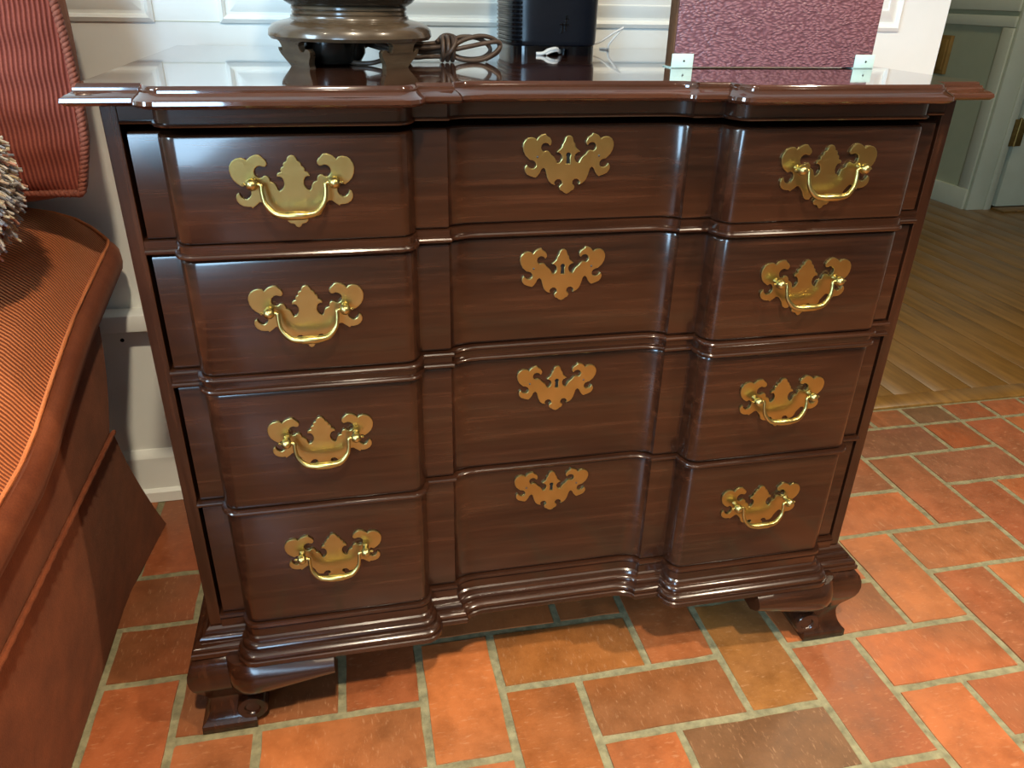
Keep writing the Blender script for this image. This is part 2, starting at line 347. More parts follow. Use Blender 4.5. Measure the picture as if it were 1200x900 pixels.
# ------------------------------------------------------------------ brick floor, herringbone, each paver its own mesh
PX = lambda i: .043+.1175*i
ROWS = {-3: -.372, -2: -.256, -1: -.146, 0: -.034, 1: .082, 2: .200, 3: .326, 4: .448, 5: .566}
def PY(j): return ROWS[j] if j in ROWS else -.372+.1175*(j+3)
J = .0132
def brick_mesh(seed):
    rnd = random.Random(seed); bm = bmesh.new(); nx, ny = 5, 3
    g = [[None]*(ny+1) for _ in range(nx+1)]
    top = [[bm.verts.new((.2245*(a/nx-.5+rnd.uniform(-.005, .005)*(a in (0, nx))), .107*(b/ny-.5+rnd.uniform(-.010, .010)*(b in (0, ny))), rnd.uniform(-.0005, .0005)-(.0010 if a in (0, nx) or b in (0, ny) else 0))) for b in range(ny+1)] for a in range(nx+1)]
    for a in range(nx):
        for b in range(ny): bm.faces.new((top[a][b], top[a+1][b], top[a+1][b+1], top[a][b+1]))
    rim = [top[a][0] for a in range(nx+1)]+[top[nx][b] for b in range(1, ny+1)]+[top[a][ny] for a in range(nx-1, -1, -1)]+[top[0][b] for b in range(ny-1, 0, -1)]
    low = [bm.verts.new((v.co.x*1.012, v.co.y*1.024, -.012)) for v in rim]
    for i in range(len(rim)): j = (i+1) % len(rim); bm.faces.new((rim[j], rim[i], low[i], low[j]))
    me = bpy.data.meshes.new('brick'); bm.normal_update(); bm.to_mesh(me); bm.free()
    me.polygons.foreach_set('use_smooth', [True]*len(me.polygons)); me.set_sharp_from_angle(angle=R(50)); me.materials.append(M['brick'])
    return me
BM = [brick_mesh(s) for s in range(6)]
PAL = [(.56, .158, .046), (.50, .138, .042), (.60, .185, .054), (.45, .122, .040), (.53, .165, .056), (.42, .115, .042)]
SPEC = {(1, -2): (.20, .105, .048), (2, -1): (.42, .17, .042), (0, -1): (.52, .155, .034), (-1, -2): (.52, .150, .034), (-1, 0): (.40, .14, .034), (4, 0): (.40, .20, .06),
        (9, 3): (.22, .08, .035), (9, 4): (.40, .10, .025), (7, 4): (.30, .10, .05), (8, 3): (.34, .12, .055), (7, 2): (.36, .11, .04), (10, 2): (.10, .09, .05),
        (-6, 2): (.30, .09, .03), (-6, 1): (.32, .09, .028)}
def put_brick(x0, x1, y0, y1, key, rot=False):
    me = random.choice(BM); o = bpy.data.objects.new('brick', me); C.objects.link(o); o.parent = FL
    cx, cy = (x0+x1)/2, (y0+y1)/2; lx, ly = x1-x0-J, y1-y0-J
    o.location = (cx, cy, random.uniform(-.0012, .0006))
    if rot: o.rotation_euler = (0, 0, R(90)*random.choice((1, -1))); o.scale = (ly/.2245, lx/.107, 1)
    else: o.rotation_euler = (0, 0, R(180)*random.choice((0, 1))); o.scale = (lx/.2245, ly/.107, 1)
    c = SPEC.get(key) or random.choice(PAL); s = random.uniform(.68, .86); o.color = (c[0]*s, c[1]*s, c[2]*s, 1)
I0, I1, J0 = -11, 20, -8
for i in range(I0, I1):
    for j in range(J0, 5):
        s = (i+j) % 4
        if s == 3 and i+1 < I1: put_brick(PX(i), PX(i+2), PY(j), PY(j+1), (i, j))
        elif s == 3: put_brick(PX(i), PX(i+1), PY(j), PY(j+1), (i, j))
        elif s == 0 and i == I0: put_brick(PX(i), PX(i+1), PY(j), PY(j+1), (i, j))
        elif s == 1 and j+1 < 5: put_brick(PX(i), PX(i+1), PY(j), PY(j+2), (i, j), True)
        elif s == 1: put_brick(PX(i), PX(i+1), PY(j), PY(j+1), (i, j))
        elif s == 2 and j == J0: put_brick(PX(i), PX(i+1), PY(j), PY(j+1), (i, j))
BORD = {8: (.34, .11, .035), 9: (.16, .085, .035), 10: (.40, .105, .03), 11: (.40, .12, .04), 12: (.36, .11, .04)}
for i in range(7, 17):
    x0 = max(PX(i), .899)
    SPEC[('b', i)] = BORD.get(i, (.36, .11, .035)); put_brick(x0, PX(i+1), PY(5), .651, ('b', i))

# ------------------------------------------------------------------ the block-front chest
ZT = .8530                       # top surface
CH = empty('chest_of_drawers', (0, 0, 0), 'dark mahogany block-front chest with four drawers and brass pulls', 'chest of drawers')
def qe(x0, y0, x1, y1, n=7, first='y'):
    """quarter ellipse from (x0,y0) to (x1,y1); leaves along `first`, arrives along the other axis"""
    out = []
    for k in range(n+1):
        a = math.pi/2*k/n
        if first == 'y': out.append((x0+(x1-x0)*(1-math.cos(a)), y0+(y1-y0)*math.sin(a)))
        else: out.append((x0+(x1-x0)*math.sin(a), y0+(y1-y0)*(1-math.cos(a))))
    return out
def plan(o, xe, ox=None, k=1.0):
    """left-to-right front line, offset o towards the viewer; xe = half width where it starts"""
    ox = o*.55 if ox is None else ox
    h = [(-xe, -o), (-(.422+ox), -o)]
    h += qe(-(.422+ox), -o, -(.402+ox*.6), -.028-o, 7, 'y')[1:]
    h += [(-(.300), -.028-o)]
    r = qe(-(.174-ox), -o, -(.193-ox*.6), -.028-o, 7, 'y')[::-1]
    h += r
    h += [(-(.138-ox), -o)]
    h += qe(-(.138-ox), -o, -(.105-ox*.8), .014-o, 7, 'y')[1:]
    h += [(-.05, .014-o)]
    return h+[(0, .014-o)]+[(-x, y) for x, y in reversed(h)]
def slab(levels, xe, yback, name, mat, parent=CH, smooth=35, side=None, dy=0):
    """levels: (offset, z). loft of the front line closed by a back edge"""
    rings = []
    for o, z in levels:
        f = plan(o, xe if side is None else side+o)
        e = f[0][0]; rings.append([(x, y+dy, z) for x, y in f]+[(-e, yback, z), (e, yback, z)])
    return B().loft(rings).obj(name, mat, parent, smooth)
def bead(z, r, o, n=5, sgn=1):
    return [(o+r*math.cos(a), z+r*math.sin(a)) for a in [(-math.pi/2+math.pi*k/n) for k in range(n+1)]]
ZF = .815
# case
B().box(-.47, -.455, 0, .505, .170, ZT-.0205, .0008).obj('stile_and_side', M['wood_z'], CH, 12)
B().box(.455, .47, 0, .505, .170, ZT-.0205, .0008).obj('stile_and_side', M['wood_z'], CH, 12)
B().box(-.455, .455, .49, .505, .15, ZT-.0205).obj('back_board', M['gap'], CH, 0)
B().box(-.454, .454, .075, .489, .172, .186).obj('dust_board', M['gap'], CH, 0)
# top
tp = [(-.004, ZT-.0205), (.004, ZT-.0205), (.012, ZT-.0200), (.0185, ZT-.0185), (.0215, ZT-.0155), (.0207, ZT-.0120), (.0170, ZT-.0095), (.0130, ZT-.0078), (.0110, ZT-.0058), (.0108, ZT-.0036), (.0086, ZT-.0034), (.0078, ZT-.0008), (.0068, ZT)]
slab(tp, 0, .512, 'top', M['wood_top'], side=.474, dy=-.006)
# frieze rail under the top
slab([(.0, ZF), (.0035, ZF), (.0045, ZF+.0015), (.0035, ZF+.003), (.001, ZF+.0035), (.001, ZT-.0205)], .4545, .05, 'frieze_rail', M['wood_x'])
# rails between the drawers
def rail(z0, z1, kind):
    if kind == 'low': lv = [(-.002, z0)]+bead(z0+.003, .003, .0025)+[(.0025, z0+.0065), (.0015, z0+.007), (.0015, z1-.001), (-.0005, z1)]
    elif kind == 'both': lv = [(-.002, z0)]+bead(z0+.003, .003, .0035)+[(.0015, z0+.0065), (.0015, z1-.0065)]+bead(z1-.003, .003, .0035)+[(-.002, z1)]
    else: lv = [(-.002, z0)]+bead((z0+z1)/2, (z1-z0)/2-.0003, .0035)+[(-.002, z1)]
    slab(lv, .4545, .06, 'drawer_rail', M['wood_x'])
rail(.6845, .6995, 'low'); rail(.5300, .5505, 'both'); rail(.3640, .3705, 'thin')
# base: lip, band and stepped moulding that wraps the sides
slab([(-.002, .168), (.003, .168), (.003, .1805), (.0042, .1815), (.0052, .1845), (.0042, .1875), (-.002, .1885)], .4545, .07, 'base_lip', M['wood_x'])
bz0 = [(-.004, .124), (.030, .124), (.031, .1255), (.031, .134), (.0295, .1355), (.0265, .1357), (.0275, .1385), (.0265, .1425), (.0235, .1455), (.0195, .147), (.0170, .1475), (.0165, .1495), (.0168, .1525), (.0150, .1560), (.0120, .1583), (.0085, .1592), (.0075, .1612), (.0062, .1650), (.0020, .1690), (-.002, .1695)]
bz = [(o*.82 if o > 0 else o, .1695-(.1695-z)*.76) for o, z in bz0]
slab(bz, 0, .505, 'base_moulding', M['wood_x'], smooth=28, side=.470)

# feet (ogee bracket): corner post, front wing that follows the block, side wing, scroll
OG = [(.016, .1365), (.023, .134), (.0300, .126), (.0335, .116), (.0348, .105), (.0338, .094), (.0312, .084), (.0270, .075), (.0222, .066), (.0182, .058), (.0162, .050), (.0162, .043), (.0178, .034), (.0208, .025), (.0252, .0175), (.0292, .0138), (.0306, .0125), (.0312, .0)]
def foot(sx, rear=False):
    ft = None
    rings = []
    for o, z in OG:
        inner = .437 if z > .05 else .437-.010*max(0, min(1, (.05-z)/.035))
        x0, x1 = .47+o, inner
        ys, ye = (-o, .062) if not rear else (.505+o*.15, .44)
        rings.append([(sx*x0, ys, z), (sx*x1, ys, z), (sx*x1, ye, z), (sx*x0, ye, z)])
    ft = B().loft(rings).obj('ogee_foot', M['wood_z'], CH, 32)
    if rear: return
    # front wing: bulging bracket under the block, rounded outer end, lower edge rising to the middle
    W = []; N = 18
    for k in range(N+1):
        t = k/N; x = .4560-.145*t
        e = min(1, k/5.0); fr = math.sqrt(max(0, 1-(1-e)**2))          # rounded outer end
        zl = .068+.007*min(1, t/.35)+.024*max(0, (t-.35)/.65)**1.1
        zt = .1362; ring = []
        for q in range(11):
            s = q/10; z = zt-(zt-zl)*s
            b = math.sin(math.pi*min(1, .12+s*.92))**.8
            y = -.010-(.028+.002)*fr-(.023*b)*(.35+.65*fr)
            ring.append((sx*x, y, z))
        ring += [(sx*x, .004, zl+.004), (sx*x, .004, zt)]
        W.append(ring)
    B().loft(W).obj('foot_bracket', M['wood_x'], ft, 40)
    Sd = []
    for k in range(9):
        t = k/8; y = .05+.10*t; zl = .066+.03*t**1.5
        ring = [(sx*(.47+.031*math.sin(math.pi*min(1, .12+q/10*.92))**.8), y, .1362-(.1362-zl)*q/10) for q in range(11)]+[(sx*.455, y, zl+.004), (sx*.455, y, .1362)]
        Sd.append(ring)
    B().loft(Sd).obj('side_bracket', M['wood_z'], ft, 40)
    # scroll rolled against the inner edge of the foot
    sc = B(); prof = [(.0005, .040), (.0210, .040), (.0210, -.017), (.0195, -.0195), (.0115, -.0195), (.0098, -.0180), (.0090, -.0160), (.0040, -.0155), (.0005, -.0155)]
    sc.loft([[(sx*(.4310+rr*math.cos(2*math.pi*i/24)), yy-.008, .0320+rr*math.sin(2*math.pi*i/24)) for i in range(24)] for rr, yy in prof])
    sc.obj('scroll', M['wood_x'], ft, 40)
for sx in (-1, 1): foot(sx)
for sx in (-1, 1): foot(sx, True)

# brass: outlines taken as half shapes (pixels of a close view), mirrored
def halves(pts, ax0, ax1, y0, y1, flip=1):
    """returns list of (distance from axis, down) from top to bottom"""
    return [(max(0, (ax0+(ax1-ax0)*(y-y0)/(y1-y0))-x), y) for x, y in pts]
BAIL = [(567,155),(545,162),(531,180),(527,200),(509,207),(500,222),(501,238),(484,248),(478,262),(482,278),(462,284),(449,298),(450,315),(470,314),(488,324),(501,345),(506,372),(498,398),(482,416),(465,422),(452,408),(446,388),(432,366),(415,356),(398,352),(393,332),(382,314),(364,304),(345,306),(330,318),(310,321),(292,313),(278,298),(272,275),(278,252),(296,236),(318,230),(342,238),(360,238),(373,222),(372,204),(358,184),(340,172),(318,150),(292,147),(266,153),(240,166),(215,190),(196,174),(165,168),(130,175),(100,195),(82,226),(78,258),(88,300),(108,335),(138,362),(175,385),(204,372),(228,386),(242,410),(242,440),(230,464),(206,478),(182,474),(160,458),(145,428),(126,440),(120,462),(126,490),(145,515),(175,532),(210,538),(236,538),(245,550),(262,538),(284,522),(305,505),(330,506),(360,535),(385,565),(395,590),(412,612),(438,626),(470,628),(480,608),(500,594),(524,594),(540,606),(542,622),(520,640),(524,660),(544,676),(566,680),(580,686),(590,702),(612,712)]
ESC = [(617,95),(600,98),(585,110),(577,130),(570,150),(555,168),(550,190),(538,208),(520,220),(500,238),(522,244),(541,258),(550,280),(545,305),(531,326),(515,336),(503,334),(496,316),(484,292),(468,275),(450,262),(436,240),(420,227),(402,226),(380,232),(364,220),(356,202),(360,180),(374,163),(396,156),(420,162),(438,183),(452,165),(453,140),(440,114),(412,97),(400,78),(372,84),(345,96),(330,110),(318,128),(298,113),(270,107),(240,111),(212,128),(194,158),(188,190),(194,228),(212,265),(250,302),(275,306),(295,318),(306,338),(304,360),(290,376),(268,382),(246,374),(232,360),(222,345),(206,362),(200,385),(206,410),(224,434),(255,448),(300,462),(320,446),(340,420),(355,390),(375,375),(392,390),(400,425),(410,465),(425,498),(448,520),(485,535),(476,512),(486,492),(506,480),(530,482),(546,500),(546,524),(526,540),(520,556),(530,580),(552,590),(566,604),(592,615)]
hb_ = halves(BAIL, 567, 612, 155, 712); he_ = halves(ESC, 617, 592, 95, 615)
def outline(h, width, height):
    mx = max(d for d, _ in h); y0, y1 = h[0][1], h[-1][1]
    L = [(-d/mx*width/2, height*(.5-(y-y0)/(y1-y0))) for d, y in h]
    return L+[(-x, z) for x, z in reversed(L[1:-1])]
def plate_mesh(name, poly, hole=None, th=.0009):
    cu = bpy.data.curves.new(name, 'CURVE'); cu.dimensions = '2D'; cu.fill_mode = 'BOTH'; cu.extrude = th; cu.bevel_depth = .0006; cu.bevel_resolution = 1; cu.offset = -.0006
    for pts in [poly]+([hole] if hole else []):
        sp = cu.splines.new('POLY'); sp.points.add(len(pts)-1)
        for p, q in zip(sp.points, pts): p.co = (q[0], q[1], 0, 1)
        sp.use_cyclic_u = True
    o = bpy.data.objects.new(name, cu); C.objects.link(o); dg = bpy.context.evaluated_depsgraph_get()
    me = bpy.data.meshes.new_from_object(o.evaluated_get(dg)); bpy.data.objects.remove(o); bpy.data.curves.remove(cu)
    for v in me.vertices: x, z, d = v.co; v.co = (x, -d-(th+.0006), z)            # stand the plate up, its back on y=0
    bm = bmesh.new(); bm.from_mesh(me); bmesh.ops.remove_doubles(bm, verts=bm.verts, dist=1e-6); bmesh.ops.recalc_face_normals(bm, faces=bm.faces); bm.to_mesh(me); bm.free()
    me.name = name; me.materials.clear(); me.materials.append(M['brass'])
    me.polygons.foreach_set('use_smooth', [True]*len(me.polygons)); me.set_sharp_from_angle(angle=R(18)); return me
BW, BH, EW, EH = .1205, .0725, .1045, .0640
bailplate = plate_mesh('back_plate', outline(hb_, BW, BH))
kh = [(.0026*math.cos(a), .0110+.0026*math.sin(a)) for a in [R(-60+300*k/10) for k in range(11)]]
kh = [(.0026*math.cos(R(t)), .0112+.0026*math.sin(R(t))) for t in range(-50, 231, 28)]+[(-.0021, .0015), (.0021, .0015)]
escplate = plate_mesh('escutcheon', outline(he_, EW, EH), kh)
# bail handle: swelled bar hanging between two posts
PXO, PZO = .0395, .0110
def bail_mesh():
    ctl = [(-PXO+.004, -.013, PZO), (-PXO+.0085, -.0135, PZO-.001), (-PXO+.0090, -.0150, PZO-.008), (-PXO+.0110, -.0170, PZO-.018), (-PXO+.0190, -.0190, PZO-.0275), (-.010, -.0200, PZO-.0300), (0, -.0204, PZO-.0300)]
    L = spline(ctl, 5); pts = L+[Vector((-p.x, p.y, p.z)) for p in reversed(L[:-1])]
    n = len(pts); rad = []
    for p in pts:
        t = abs(p.x)/PXO; rad.append(.0021+.0019*max(0, 1-(t/.80)**2)+(.0005 if abs(p.z-(PZO-.030)) < .002 and t < .22 else 0))
    b = B().tube(pts, rad, 10)
    return b
def post_mesh():
    b = B(); prof = [(.0042, 0), (.0042, .002), (.0024, .0035), (.0024, .008), (.0052, .0095), (.0062, .0130), (.0054, .0165), (.0034, .0190), (.0012, .0198)]
    b.loft([[(r*math.cos(2*math.pi*i/14), -d, r*math.sin(2*math.pi*i/14)) for i in range(14)] for r, d in prof])
    return b
bm_ = bail_mesh().obj('bail', M['brass'], None, 60); bail_data = bm_.data; bpy.data.objects.remove(bm_)
pm_ = post_mesh().obj('post', M['brass'], None, 50); post_data = pm_.data; bpy.data.objects.remove(pm_)
pin = B().tube([(-.0065, -.0128, 0), (.0065, -.0128, 0)], .0013, 8); pin.lathe([(.0004, -.0015), (.0018, -.0006), (.0018, .0006), (.0004, .0015)], (-.0075, -.0128, 0), 8)
pi_ = pin.obj('pivot_pin', M['brass'], None, 50); pin_data = pi_.data; bpy.data.objects.remove(pi_)
hm_ = B().box(-.004, .004, .0, .012, .0, .016).obj('keyhole', M['black'], None, 0); key_data = hm_.data; bpy.data.objects.remove(hm_)
def inst(name, data, parent, loc, mir=False):
    o = bpy.data.objects.new(name, data); C.objects.link(o); o.parent = parent; o.location = loc
    if mir: o.scale = (-1, 1, 1)
    return o
DR = [(.7005, .8070, .752, .764, 'top'), (.5515, .6825, .617, .635, 'second'), (.3715, .5285, .456, .482, 'third'), (.1895, .3630, .286, .322, 'bottom')]
for z0, z1, zb, ze, nm in DR:
    d = slab([(-.006, z0), (-.0015, z0), (-.0004, z0+.0012), (0, z0+.003), (0, z1-.004), (-.0008, z1-.0015), (-.0028, z1), (-.006, z1)], .4500, .12, 'drawer', M['wood_x'])
    # stretch the ends a little for a gap beside the stile
    for sx in (-1, 1):
        inst('back_plate', bailplate, d, (sx*.2965, -.0281, zb))
        inst('bail', bail_data, d, (sx*.2965, -.0290, zb))
        for p in (-1, 1):
            inst('post', post_data, d, (sx*.2965+p*PXO, -.0292, zb+PZO))
            inst('pivot_pin', pin_data, d, (sx*.2965+p*PXO, -.0292, zb+PZO), p > 0)
    inst('escutcheon', escplate, d, (-.001, .0139, ze))
    tag(inst('keyhole', key_data, d, (-.001, .0138, ze)), 'dark keyhole')
    for p in (-1, 1):
        B().lathe([(.0012, 0), (.0012, .0006), (.0005, .0012)], (0, 0, 0), 8).obj('nail', M['darkmetal'], d).matrix_local = Matrix.Translation((p*.0355-.001, .0110, ze+.0095)) @ Matrix.Rotation(R(90), 4, 'X')

# ------------------------------------------------------------------ things on the chest
LP = empty('table_lamp', (-.226, .2, ZT), 'dark bronze lamp on a carved four-legged wooden stand', 'lamp')
B().lathe([(.060, .031), (.078, .0300), (.0935, .0285), (.0965, .0320), (.0955, .0385), (.0900, .0445), (.0790, .0480), (.0700, .0500), (.0690, .0515), (.0690, .0535), (.0665, .0545), (.060, .0545)], (0, 0, 0), 56).obj('stand_dome', M['standwood'], LP, 40)
B().lathe([(.0660, .0540), (.0672, .0552), (.0672, .0575), (.0655, .0590), (.0675, .0602), (.0675, .0625), (.066, .0640), (.05, .0640)], (0, 0, 0), 56).obj('collar', M['standwood'], LP, 40)
B().lathe([(.055, .0635), (.068, .0640), (.0745, .0680), (.090, .085), (.115, .13), (.13, .19), (.125, .26), (.095, .33), (.055, .37), (.035, .40), (.035, .43), (.045, .45)], (0, 0, 0), 56).obj('vase_body', M['vase'], LP, 40)
B().lathe([(.024, 0), (.038, .002), (.044, .012), (.044, .034)], (-.028, .004, 0), 24).obj('stand_shade_drum', M['vase'], LP, 40)  # added drum, its black stands in for the shade under the dome
def leg(th):
    P = [(-27, 31), (-22, 28.5), (-17.5, 27), (-15.5, 24), (-15.5, 20), (-17, 17.5), (-20, 17), (-22.5, 18.5), (-24, 20.5), (-27, 20.5), (-29, 17.5), (-28, 13.5), (-24.5, 9), (-21.5, 5), (-20, 2), (-20, 0)]
    P = P+[(-x, z) for x, z in reversed(P)]
    def rad(z): return .0935-.0135*(1-min(1, z/30.0))**1.0+.002*math.sin(z/30*math.pi)
    rings = []
    for ins in (0, .010):
        rings.append([((rad(z)-ins)*math.sin(th+s/1000/.09), -(rad(z)-ins)*math.cos(th+s/1000/.09), z/1000) for s, z in P])
    return B().loft(rings).obj('stand_leg', M['standwood'], LP, 30)
for a in (-51, 39, 129, 219): leg(R(a))
fx = B()
def flex(pts, r=.0028): fx.tube(spline(pts, 7), r, 8)
L0 = Vector((-.226, .2, ZT))
for k, (dz, dy) in enumerate(((.004, 0), (.010, .004), (.016, -.003), (.021, .003))):
    flex([(.02, .03, .020), (.070, .010+dy, .004+dz*.9), (.092, .015+dy, .004+dz*.85), (.118, .02+dy, .0035+dz*1.0)])
for k in range(3):   # wrap of the knot
    x = .112+.0065*k
    flex([(x, .02+.014*math.cos(t), .0165+.0135*math.sin(t)) for t in [2*math.pi*i/10 for i in range(11)]])
flex([(.112, .012, .006), (.122, .002, .016), (.128, .012, .029), (.116, .024, .0315), (.105, .016, .024)])
flex([(.118, .02, .010), (.140, .016, .0035), (.165, .020, .0040), (.187, .030, .016), (.184, .034, .026), (.165, .03, .031), (.142, .024, .027), (.124, .02, .018)])
flex([(.118, .02, .024), (.140, .03, .030), (.165, .038, .0265), (.178, .040, .014), (.165, .036, .0045), (.140, .03, .0045), (.120, .024, .012)])
flex([(.120, .018, .014), (.145, .018, .019), (.172, .024, .0235), (.188, .03, .0235), (.187, .034, .012), (.17, .03, .003)])
flex([(.02, .03, .02), (-.01, -.01, .006), (.02, -.03, .003), (.05, -.02, .014), (.03, .0, .024), (.045, .03, .022)])
fx.obj('cord', M['flex'], LP, 60)
SP = empty('speaker', (.070, .415, ZT), 'black rounded desktop speaker with ribbed side on the chest', 'speaker')
def sup(hx, hy, n, e, z): return [(hx*math.copysign(abs(math.cos(t))**(2/e), math.cos(t)), hy*math.copysign(abs(math.sin(t))**(2/e), math.sin(t)), z) for t in [2*math.pi*(i+.5)/n for i in range(n)]]
B().loft([sup(hx, hx*.98, 64, 5, z) for hx, z in ((.063, .0120), (.0655, .0128), (.067, .0145), (.0675, .02), (.0695, .21), (.067, .218), (.060, .221))]).obj('body', M['spk'], SP, 40)
rb = B()
arch = B()
# base ring with an arched opening at the front
n = 64; e1 = sup(.0655, .064, n, 5, 0); 
for k in range(n):
    p, q = e1[k], e1[(k+1) % n]
    op = lambda x, y: y < -.04 and -.024 < x < .008
    zl = 0.0085 if op((p[0]+q[0])/2, (p[1]+q[1])/2) else 0.0
    arch.add([(p[0], p[1], zl), (q[0], q[1], zl), (q[0], q[1], .0122), (p[0], p[1], .0122), (p[0]*.93, p[1]*.93, zl), (q[0]*.93, q[1]*.93, zl), (q[0]*.93, q[1]*.93, .0122), (p[0]*.93, p[1]*.93, .0122)], [(0,1,2,3),(4,7,6,5),(0,4,5,1),(3,2,6,7)])
arch.obj('base_ring', M['spk_gloss'], SP, 40)
for k in range(36):
    z = .018+k*.0056
    pts = [p for p in sup(.0680, .0667, 192, 5, z)]
    seg = sorted([p for p in pts if p[0] < -.050 and p[1] < .06], key=lambda p: math.atan2(p[1], -p[0]))
    rb.tube(seg, .0017, 6)
rb.obj('vent_rib', M['spk_gloss'], SP, 50)
lg = B(); Yl = -.0684
for x0, x1, z0, z1 in ((.0115, .0132, .0330, .0525), (.0062, .0079, .0310, .0435), (.0030, .0165, .0405, .0420), (.0100, .0165, .0478, .0490), (.0115, .0150, .0518, .0530), (.0045, .0079, .0303, .0315)):
    lg.box(x0, x1, Yl-.0006, Yl+.002, z0, z1)
lg.obj('logo', M['spk_gloss'], SP, 0)
wc = B(); wc.tube(spline([(-.030, -.066, .0020), (-.020, -.068, .0030), (-.012, -.068, .0072), (-.002, -.066, .0090), (.006, -.058, .0075), (.012, -.045, .004)], 6), .0027, 8)
wc.tube(spline([(-.016, -.069, .0016), (-.008, -.068, .0050), (.002, -.064, .0062), (.008, -.055, .003)], 6), .0016, 8)
wc.obj('cable', M['white_cable'], SP, 60)
cb = B(); cb.tube(spline([(.03, .064, .030), (.072, .058, .009), (.098, .047, .011), (.122, .045, .025), (.140, .045, .034)], 7), .0017, 8)
cb.tube(spline([(.139, .046, .033), (.128, .047, .021), (.119, .048, .010), (.1175, .049, .0036), (.1190, .054, .0019), (.112, .074, .0018)], 7), .0017, 8)
cb.obj('power_lead', M['white_cable'], SP, 60)

PN = empty('leather_panel', (.311, .15, ZT), 'burgundy pebbled leather covered panel standing on pale corner brackets', 'panel')
B().box(-.140, .140, .0, .003, .0014, .330, .0012).obj('leather_face', M['leather'], PN)
B().box(-.1415, .1415, .003, .026, .0013, .331, .0015).obj('frame_back', M['leather_edge'], PN)
B().box(-.03, .03, .026, .032, .02, .26, .001).obj('easel_strut', M['leather_edge'], PN)
for sx in (-1, 1):
    br = B()
    br.box(sx*.129-.0145, sx*.129+.0145, -.0014, -.0002, 0, .0170, .0004)
    br.box(sx*.129-.0145, sx*.129+.0145, -.0014, .027, 0, .0012, .0003)
    o = br.obj('corner_bracket', M['bracket'], PN)
    s = B().lathe([(.0014, 0), (.0012, .0006), (.0003, .0009)], (0, 0, 0), 10).obj('rivet', M['darkmetal'], o)
    s.matrix_local = Matrix.Translation((sx*.129+.002, -.0014, .0085)) @ Matrix.Rotation(R(90), 4, 'X')

# ------------------------------------------------------------------ sofa, pillows
SF = empty('sofa', (-1.1, 0, 0), 'rust corduroy sofa end beside the chest', 'sofa'); SFI = Vector((1.1, 0, 0))
def ip(tab, y):
    if y <= tab[0][0]: return tab[0][1]
    for (a, u), (b, v) in zip(tab, tab[1:]):
        if y <= b: return u+(v-u)*(y-a)/(b-a)
    return tab[-1][1]
ZS = [(-.9, .425), (-.2, .432), (-.06, .437), (.0, .440), (.06, .452), (.154, .482), (.266, .513), (.381, .533), (.47, .548), (.505, .553)]
XSEAT = [(-1.45, .085), (-1.2, .095), (-1.0, .098), (-.9, .096), (-.82, .092), (-.76, .084), (-.71, .070), (-.68, .054), (-.66, .034), (-.645, .012), (-.635, 0)]
def seat_z(x, dz, y):
    e = max(0, min(1, (.522-y)/.07)); bk = math.sqrt(max(0, 1-(1-e)**2))
    fb = .55+.45*max(0, min(1, (y+.1)/.5))           # crown is fuller towards the back
    return ip(ZS, y)+dz*fb*(.35+.65*bk)
def seat_top():
    ys = [-.9+.03*k for k in range(46)]+[.47, .485, .497, .505, .511]; vs = []; fs = []; uv = []
    xs = XSEAT
    for y in ys:
        for x, dz in xs: vs.append(Vector((x, y, seat_z(x, dz, y)))+SFI)
    n = len(xs)
    for j in range(len(ys)-1):
        for i in range(n-1): fs.append((j*n+i, j*n+i+1, (j+1)*n+i+1, (j+1)*n+i))
    for v in vs:
        x, y = v.x-1.1, v.y; a = R(24); uv.append(((y*math.cos(a)+x*math.sin(a))/.0052, x))
    return vs, fs, uv
vs, fs, uv = seat_top(); mesh('seat_top', vs, fs, M['cord_seat'], SF, 60, uv)
# boxing of the cushion: bulging band on the end and round the back corner
bx_ = []
stations = [(-.635, -.9+.03*k, 1, 0) for k in range(46)]+[(-.635, .47, 1, 0), (-.635, .49, .95, .3), (-.637, .505, .7, .7), (-.645, .511, .3, 1), (-.66, .511, .1, 1), (-.68, .511, 0, 1), (-.71, .511, 0, 1), (-.76, .511, 0, 1), (-.9, .511, 0, 1), (-1.45, .511, 0, 1)]
prof = [(0, .002), (.010, -.004), (.0165, -.014), (.018, -.026), (.0155, -.038), (.006, -.050), (-.012, -.056)]
for x, y, nx, ny in stations:
    dzx = ip([(a, b) for a, b in XSEAT], x) if x < -.6351 else 0
    up = seat_z(x, dzx, min(y, .511))-ip(ZS, y)
    bx_.append([Vector((x+d*nx, y+d*ny*1.0, ip(ZS, y)+dz+up*(1-q/6)))+SFI for q, (d, dz) in enumerate(prof)])
B().loft(bx_, False, False).obj('seat_boxing', M['plush'], SF, 60)
wl = B().tube([r[0]+Vector((.001, 0, .001)) for r in bx_], .0028, 6).obj('welt', M['cord_seat'], SF, 60)
